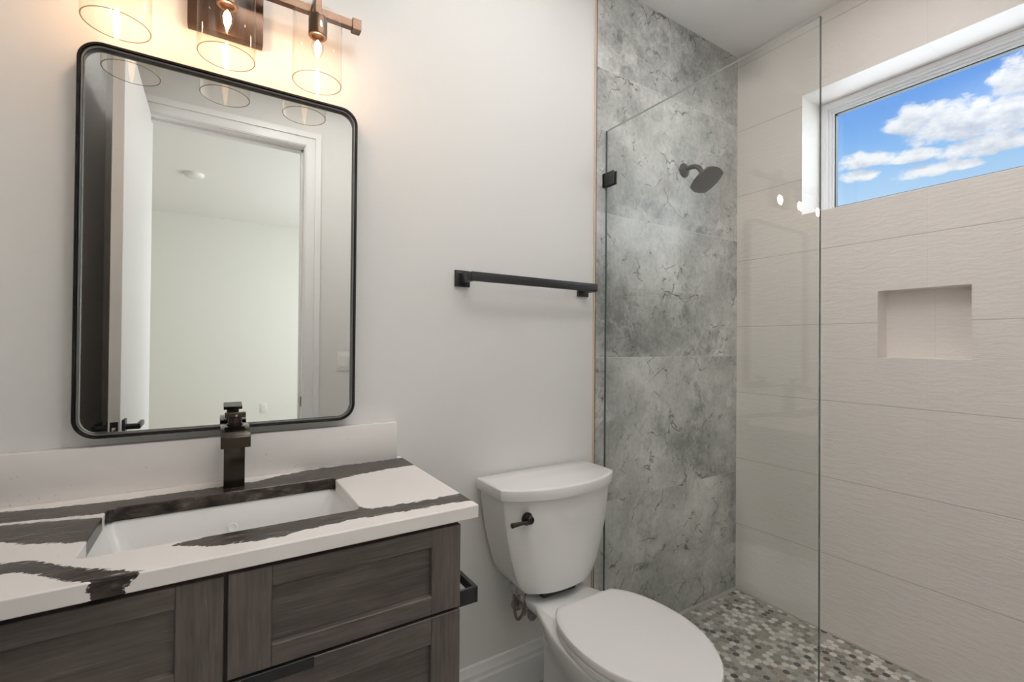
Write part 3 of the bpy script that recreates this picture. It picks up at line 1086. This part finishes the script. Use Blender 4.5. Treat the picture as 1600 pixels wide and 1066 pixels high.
tag(obj('mirror_glass', bm, M_MIRROR, mi), 'silvered glass reflecting the doorway')

# ---------------- vanity light
LXC, LDX, LY, LZB, LR, LH = 0.0145, 0.200, -0.118, 1.912, 0.0592, 0.170
vl = empty('vanity_light', (LXC, 0.0, 2.05), 'bronze three-light wall fixture with clear glass cylinder shades above the mirror', 'wall light')
bm = BM(); box(bm, (LXC - 0.082, -0.022, 2.021), (LXC + 0.082, YP - 0.0005, 2.150), 0.002, 2)
obj('backplate', bm, M_BRONZE, vl)
bm = BM(); box(bm, (LXC - 0.302, -0.062, 2.128), (LXC + 0.302, -0.044, 2.150), 0.001, 1); box(bm, (LXC - 0.012, -0.046, 2.128), (LXC + 0.012, -0.021, 2.150))
bar = obj('bar', bm, M_BRONZE, vl)
for s in (-1, 1):
    bm = BM(); box(bm, (LXC + s * 0.300, -0.066, 2.123), (LXC + s * 0.324, -0.040, 2.155), 0.001, 1); obj('end_cap', bm, M_BRONZE, bar)
for k in (-1, 0, 1):
    cx = LXC + k * LDX
    bm = BM(); box(bm, (cx - 0.0075, LY - 0.0075, 2.088), (cx + 0.0075, LY + 0.0075, 2.152), 0.001, 1); box(bm, (cx - 0.0075, LY, 2.130), (cx + 0.0075, -0.060, 2.148), 0.001, 1)
    obj('arm', bm, M_BRONZE, vl)
    bm = BM()
    zt = LZB + LH
    rings = []
    nn = 56
    def circ(r, z): return [(cx + r * math.cos(2 * PI * i / nn), LY + r * math.sin(2 * PI * i / nn), z) for i in range(nn)]
    pr = [(0.010, zt), (LR - 0.004, zt), (LR - 0.0012, zt - 0.0012), (LR, zt - 0.004), (LR, LZB + 0.0008)]
    loft(bm, [circ(r, z) for r, z in pr], cap0=False, cap1=False, mi=0)
    loft(bm, [circ(LR, LZB + 0.0008), circ(LR - 0.0004, LZB), circ(LR - 0.0022, LZB), circ(LR - 0.0026, LZB + 0.0008)], cap0=False, cap1=False, mi=1)
    bmesh.ops.remove_doubles(bm, verts=bm.verts, dist=1e-6)
    obj('glass_shade', bm, [M_SHADE, M_SHRIM], vl, angle=60)
    bm = BM(); lathe(bm, (cx, LY, zt - 0.0015), (0, 0, -1), [(0.0215, 0.0), (0.0225, 0.002), (0.0225, 0.046), (0.021, 0.048), (0.0155, 0.048), (0.0150, 0.040)], n=36)
    lathe(bm, (cx, LY, zt + 0.0005), (0, 0, 1), [(0.019, 0.0), (0.019, 0.004), (0.010, 0.007)], n=30)
    so = obj('socket', bm, M_BRONZE, vl)
    bm = BM()
    zb = zt - 0.046
    bp = [(0.0085, 0.0), (0.0090, 0.006), (0.0125, 0.016), (0.0150, 0.026), (0.0148, 0.034), (0.0115, 0.046), (0.0070, 0.056), (0.0026, 0.064), (0.0006, 0.067)]
    lathe(bm, (cx, LY, zb), (0, 0, -1), bp, n=28)
    bu = obj('bulb', bm, M_BULBGLASS, vl, angle=80)
    bm = BM()
    lathe(bm, (cx, LY, zb), (0, 0, -1), [(0.001, 0.012), (0.0060, 0.020), (0.0085, 0.029), (0.0075, 0.040), (0.0040, 0.052), (0.0008, 0.060)], n=20)
    tag(obj('filament', bm, M_BULB, bu, angle=80), 'glowing filament')

# ---------------- towel bar
tb = empty('towel_bar', (0.95, YP, 1.43), 'square matte black towel bar on the painted wall left of the shower', 'towel bar')
for px in (0.696, 1.226):
    bm = BM(); box(bm, (px - 0.0275, -0.001, 1.432), (px + 0.0275, YP - 0.0003, 1.487), 0.0015, 2)
    box(bm, (px - 0.0115, -0.066, 1.445), (px + 0.0115, 0.0, 1.474), 0.0015, 2)
    obj('mount', bm, M_BLACK, tb)
bm = BM(); box(bm, (0.694, -0.0705, 1.4455), (1.2375, -0.0585, 1.4755), 0.0012, 2); obj('rail', bm, M_BLACK, tb)

# ---------------- toilet paper holder on the cabinet side
tp = empty('toilet_paper_holder', (VX1, -0.36, 0.62), 'small black open-frame paper holder on the vanity side', 'paper holder')
bm = BM(); box(bm, (VX1 + 0.0003, -0.415, 0.611), (VX1 + 0.0065, -0.270, 0.656), 0.001, 1); obj('mounting_plate', bm, M_BLACK, tp)
bm = BM(); box(bm, (VX1 + 0.006, -0.407, 0.616), (VX1 + 0.090, -0.399, 0.654), 0.001, 1)
box(bm, (VX1 + 0.078, -0.400, 0.632), (VX1 + 0.090, -0.285, 0.654), 0.001, 1); obj('roll_arm', bm, M_BLACK, tp)

# ================================================================== TOILET
TX = 0.990
to = empty('toilet', (TX, -0.35, 0.0), 'white two-piece toilet with closed lid beside the vanity', 'toilet')


def tank_ring(w, yb, ys, yf, z, n=22):
    """flat back, straight sides, bowed front"""
    pts = [(TX + w, yb, z)]
    r = []
    for k in range(n + 1):
        a = PI * k / n
        cx = math.cos(a)
        # shallow superelliptic bow with tightened corners
        r.append((TX + w * cx, ys + (yf - ys) * (1 - abs(cx) ** 2.3) ** 0.85, z))
    mid = [(TX + w, yb + (ys - yb) * q, z) for q in (0.33, 0.66)]
    mid2 = [(TX - w, ys + (yb - ys) * q, z) for q in (0.33, 0.66)]
    return pts + mid + r + mid2 + [(TX - w, yb, z)]


bm = BM()
tz = [(0.430, 0.094, -0.050, -0.150, -0.180), (0.4315, 0.124, -0.034, -0.158, -0.197), (0.438, 0.140, -0.022, -0.160, -0.204), (0.455, 0.155, -0.016, -0.160, -0.208),
      (0.492, 0.174, -0.014, -0.160, -0.210), (0.56, 0.194, -0.013, -0.160, -0.215), (0.62, 0.208, -0.012, -0.160, -0.219), (0.69, 0.219, -0.012, -0.160, -0.223), (0.752, 0.226, -0.012, -0.160, -0.226)]
loft(bm, [tank_ring(w, yb, ys, yf, z) for z, w, yb, ys, yf in tz])
tank = obj('tank', bm, M_PORC, to, angle=32)
bm = BM()
lz = [(0.750, 0.232, -0.008, -0.163, -0.236), (0.7525, 0.2365, -0.006, -0.166, -0.2415), (0.757, 0.238, -0.005, -0.167, -0.243), (0.778, 0.2385, -0.005, -0.167, -0.2445),
      (0.7845, 0.2375, -0.006, -0.166, -0.243), (0.788, 0.234, -0.008, -0.163, -0.239), (0.7893, 0.228, -0.012, -0.159, -0.232)]
loft(bm, [tank_ring(w, yb, ys, yf, z) for z, w, yb, ys, yf in lz])
obj('tank_lid', bm, M_PORC, to, angle=32)
# flush lever
bm = BM()
lathe(bm, (0.820, -0.206, 0.700), (0.12, -1, 0), [(0.0195, 0.0), (0.0205, 0.004), (0.0195, 0.008), (0.014, 0.0095), (0.0135, 0.014), (0.0115, 0.020), (0.0125, 0.024), (0.010, 0.027), (0.004, 0.028)], n=30)
lathe(bm, (0.819, -0.227, 0.697), (-1, 0.12, -0.06), [(0.0055, 0.0), (0.0050, 0.015), (0.0062, 0.035), (0.0078, 0.056), (0.0080, 0.061), (0.0060, 0.063)], n=20)
tag(obj('flush_lever', bm, M_BLACKG, to), 'black flush lever')


def lerp_prof(prof, y):
    for (a, wa), (b2, wb) in zip(prof[:-1], prof[1:]):
        if b2 <= y <= a:
            t2 = (y - a) / (b2 - a)
            return wa + (wb - wa) * t2
    return 0.0


def egg(yb, yf, hw, wb, z, n=48):
    """egg outline: width wb at the back edge, hw at the widest, round tip at yf"""
    L = yb - yf
    ym = yb - L * 0.50
    pts = []
    nb = 8
    right = []
    for k in range(nb + 1):                       # back part: quarter sine from wb to hw
        t2 = k / nb
        right.append((wb + (hw - wb) * math.sin(t2 * PI / 2), yb + (ym - yb) * t2))
    nf = 16
    for k in range(1, nf):
        a = (PI / 2) * k / nf
        right.append((hw * math.cos(a) ** 0.94, ym + (yf - ym) * math.sin(a)))
    tip = [(0.0, yf)]
    left = [(-x, y) for x, y in reversed(right)]
    return [(TX + x, y, z) for x, y in right + tip + left]


bm = BM()
S = [(0.000, -0.165, -0.600, 0.108, 0.080), (0.012, -0.163, -0.602, 0.110, 0.082), (0.030, -0.166, -0.598, 0.105, 0.078), (0.090, -0.170, -0.590, 0.098, 0.074),
     (0.160, -0.172, -0.592, 0.095, 0.072), (0.215, -0.172, -0.612, 0.103, 0.072), (0.260, -0.170, -0.645, 0.120, 0.074), (0.300, -0.168, -0.682, 0.142, 0.080),
     (0.340, -0.168, -0.716, 0.163, 0.092), (0.370, -0.170, -0.735, 0.175, 0.106), (0.388, -0.172, -0.742, 0.180, 0.112), (0.398, -0.173, -0.742, 0.180, 0.112), (0.4025, -0.176, -0.737, 0.175, 0.108)]
loft(bm, [egg(yb, yf, hw, wb, z) for z, yb, yf, hw, wb in S])
# rear deck under the tank
DK = [(0.338, 0.070, -0.125), (0.350, 0.092, -0.113), (0.370, 0.110, -0.105), (0.392, 0.116, -0.103), (0.400, 0.115, -0.104), (0.4028, 0.111, -0.108)]
def deck_ring(z, w, yb):
    return [(TX + a, b2, z) for a, b2 in rrect(-w, w, -0.320, yb, 0.028, 5)]
loft(bm, [deck_ring(*q) for q in DK])
bowl = obj('bowl', bm, M_PORC, to, angle=50)
bm = BM(); box(bm, (TX - 0.070, -0.165, 0.4020), (TX + 0.070, -0.112, 0.4315), 0.006, 3); tag(obj('tank_gasket', bm, simple('dark_rubber', (0.05, 0.05, 0.05), 0.7), to), 'dark gasket between tank and bowl')
bm = BM(); lathe(bm, (TX - 0.114, -0.300, 0.024), (-0.35, 0, 1), [(0.014, 0.0), (0.014, 0.008), (0.010, 0.016), (0.003, 0.019)], n=22); obj('bolt_cap', bm, M_PORC, bowl)

LP = [(-0.288, 0.112), (-0.300, 0.124), (-0.320, 0.141), (-0.345, 0.1555), (-0.375, 0.167), (-0.41, 0.176), (-0.45, 0.1815), (-0.49, 0.183), (-0.53, 0.1805), (-0.57, 0.1725),
      (-0.61, 0.158), (-0.645, 0.139), (-0.675, 0.118), (-0.70, 0.095), (-0.72, 0.070), (-0.735, 0.045), (-0.744, 0.020)]
def lid_ring(z, ins, tip=-0.7465):
    cy = -0.50
    r = []
    for y, w in LP:
        r.append(((w - ins), y + (ins if y > cy else ins) * (-(y - cy) / 0.25)))
    full = r + [(0.0, tip + ins)] + [(-a, b2) for a, b2 in reversed(r)]
    return [(TX + a, b2, z) for a, b2 in full]
bm = BM(); loft(bm, [lid_ring(0.4040, 0.004), lid_ring(0.4055, 0.002), lid_ring(0.418, 0.002), lid_ring(0.4205, 0.005)]); obj('seat', bm, M_SEAT, to, angle=40)
bm = BM(); loft(bm, [lid_ring(0.4240, 0.005), lid_ring(0.4255, 0.0015), lid_ring(0.4400, 0.0), lid_ring(0.4445, 0.002), lid_ring(0.4468, 0.007), lid_ring(0.4478, 0.02)]); obj('seat_lid', bm, M_SEAT, to, angle=40)
for s in (-1, 1):
    bm = BM(); box(bm, (TX + s * 0.100, -0.298, 0.4028), (TX + s * 0.062, -0.268, 0.434), 0.006, 3); obj('hinge', bm, M_SEAT, to)

# ---------------- water supply
ws = empty('water_supply', (0.925, YP, 0.30), 'braided water hose and shut-off valve under the toilet tank', 'supply valve')
bm = BM(); tube(bm, spline([(0.862, -0.076, 0.408), (0.862, -0.076, 0.380), (0.866, -0.075, 0.335), (0.880, -0.072, 0.303), (0.902, -0.068, 0.312), (0.918, -0.063, 0.350), (0.924, -0.057, 0.384), (0.931, -0.055, 0.390), (0.934, -0.052, 0.374), (0.932, -0.050, 0.345)], 8), 0.0052)
obj('hose', bm, M_HOSE, ws)
bm = BM(); lathe(bm, (0.862, -0.076, 0.436), (0, 0, -1), [(0.015, 0), (0.016, 0.004), (0.016, 0.016), (0.0115, 0.020), (0.0115, 0.034)], n=8); tag(obj('fill_nut', bm, simple('grey_nut_plastic', (0.42, 0.42, 0.41), 0.5), ws), 'grey plastic nut')
bm = BM(); cyl(bm, (0.932, -0.050, 0.352), (0.932, -0.050, 0.318), 0.009, n=16); cyl(bm, (0.932, YP - 0.002, 0.308), (0.932, -0.072, 0.308), 0.0105, n=20)
cyl(bm, (0.932, -0.050, 0.322), (0.932, -0.050, 0.296), 0.0135, n=20); lathe(bm, (0.932, YP - 0.0005, 0.308), (0, -1, 0), [(0.028, 0), (0.027, 0.004), (0.014, 0.008)], n=28)
obj('valve', bm, M_CHROME, ws)
bm = BM(); lathe(bm, (0.932, -0.070, 0.308), (0, -1, -0.25), [(0.007, 0), (0.012, 0.004), (0.016, 0.008), (0.016, 0.020), (0.012, 0.024)], n=14); tag(obj('valve_knob', bm, simple('grey_knob', (0.25, 0.24, 0.23), 0.4), ws), 'grey knob')

# ================================================================== SHOWER
sg = empty('shower_glass', (1.335, -0.41, 0.0), 'frameless clear glass shower panel between toilet and shower', 'glass panel')
GY0, GY1, GZ = -0.012, -0.808, 2.112
bm = BM()
v = {}
for a, x in enumerate((XG0, XG1)):
    for b2, y in enumerate((GY0, GY1)):
        for c, z in enumerate((0.004, GZ)):
            v[(a, b2, c)] = bm.verts.new((x, y, z))
def q4(ks, mi_):
    f = bm.faces.new([v[k] for k in ks]); f.material_index = mi_
q4(((0, 0, 0), (0, 1, 0), (0, 1, 1), (0, 0, 1)), 0); q4(((1, 0, 0), (1, 1, 0), (1, 1, 1), (1, 0, 1)), 0)
q4(((0, 0, 0), (1, 0, 0), (1, 0, 1), (0, 0, 1)), 1); q4(((0, 1, 0), (1, 1, 0), (1, 1, 1), (0, 1, 1)), 1)
q4(((0, 0, 1), (1, 0, 1), (1, 1, 1), (0, 1, 1)), 2); q4(((0, 0, 0), (1, 0, 0), (1, 1, 0), (0, 1, 0)), 1)
obj('pane', bm, [M_GLASS, M_GEDGE, M_GEDGET], sg)
bm = BM(); box(bm, (XG0 - 0.006, -0.062, 1.884), (XG0 - 0.0004, -0.0015, 1.938), 0.001, 1); box(bm, (XG1 + 0.0004, -0.062, 1.884), (XG1 + 0.006, -0.0015, 1.938), 0.001, 1)
box(bm, (XG0 - 0.006, -0.011, 1.884), (XG1 + 0.006, -0.0005, 1.938))
tag(obj('wall_clamp', bm, M_BLACK, sg), 'black square wall clamp')

sh = empty('shower_fixture', (1.838, 0.0, 2.06), 'dark grey squarish shower head on a bent arm on the stone wall', 'shower head')
bm = BM(); lathe(bm, (1.838, -0.0003, 2.060), (0, -1, 0), [(0.033, 0.0), (0.033, 0.004), (0.027, 0.010), (0.014, 0.015), (0.011, 0.016)], n=36); obj('flange', bm, M_DARKMETAL, sh)
HC = Vector((1.84, -0.120, 1.980)); ha = math.radians(35)
ht = Vector((0, -math.cos(ha), math.sin(ha))); hx = Vector((1, 0, 0)); hn = Vector((0, math.sin(ha), math.cos(ha)))   # hn points up and back
bm = BM(); tube(bm, spline([(1.838, -0.008, 2.060), (1.838, -0.035, 2.064), (1.839, -0.064, 2.058), (1.840, -0.085, 2.040), tuple(HC + hn * 0.030)], 8), 0.0105, n=18); obj('arm', bm, M_DARKMETAL, sh)
def head_ring(h, d, bul=0.155):
    pts = []
    c = [(-1, -1), (1, -1), (1, 1), (-1, 1)]
    for k in range(4):
        a, b2 = c[k], c[(k + 1) % 4]
        for i in range(10):
            t2 = i / 10
            u = a[0] + (b2[0] - a[0]) * t2; w = a[1] + (b2[1] - a[1]) * t2
            ox, oy = (a[0] + b2[0]) / 2, (a[1] + b2[1]) / 2
            bb = bul * 2 * 4 * t2 * (1 - t2) * 0.5 * 1.6
            u += ox * bb; w += oy * bb
            pts.append(HC + hx * (u * h) + ht * (w * h) + hn * d)
    return pts
bm = BM(); loft(bm, [head_ring(0.050, -0.003), head_ring(0.0545, -0.002), head_ring(0.055, 0.002), head_ring(0.0525, 0.008), head_ring(0.040, 0.018, 0.18), head_ring(0.022, 0.026, 0.22), head_ring(0.012, 0.034, 0.25)])
hd = obj('head', bm, M_DARKMETAL, sh, angle=30)
bm = BM()
for i in range(-4, 5):
    for j in range(-4, 5):
        if i * i + j * j <= 17:
            p = HC + hx * (i * 0.0095) + ht * (j * 0.0095)
            cyl(bm, p - hn * 0.0028, p - hn * 0.0048, 0.0017, 0.0012, n=8)
tag(obj('nozzles', bm, simple('grey_rubber', (0.075, 0.075, 0.075), 0.6), hd), 'grey rubber nozzles', kind=None)

# ================================================================== things seen only in the mirror
sw = empty('light_switch', (0.698, YF, 1.068), 'white double light switch beside the doorway, at the mirror edge', 'light switch')
bm = BM(); box(bm, (0.640, YF + 0.0003, 1.068), (0.756, YF + 0.006, 1.186), 0.002, 2); obj('cover_plate', bm, M_PLATE, sw)
for cx in (0.675, 0.721):
    bm = BM(); box(bm, (cx - 0.0165, YF + 0.0055, 1.094), (cx + 0.0165, YF + 0.009, 1.160), 0.001, 1); obj('rocker', bm, M_PLATE, sw)
ou = empty('wall_outlet', (0.519, BY, 0.36), 'small white wall outlet low on the bedroom wall in the mirror', 'outlet')
bm = BM(); box(bm, (0.482, BY + 0.0003, 0.355), (0.556, BY + 0.007, 0.475), 0.002, 2); obj('cover_plate', bm, M_PLATE, ou)
for z in (0.395, 0.435):
    bm = BM(); box(bm, (0.502, BY + 0.0065, z - 0.014), (0.536, BY + 0.009, z + 0.014), 0.004, 2); obj('socket_face', bm, M_PLATE, ou)
bm = BM(); lathe(bm, (-0.178, -3.63, ZC - 0.0003), (0, 0, -1), [(0.078, 0.0), (0.078, 0.008), (0.066, 0.026), (0.058, 0.030), (0.020, 0.032)], n=40)
tag(obj('smoke_detector', bm, M_DETECT), 'round white detector on the bedroom ceiling in the mirror', 'smoke detector')
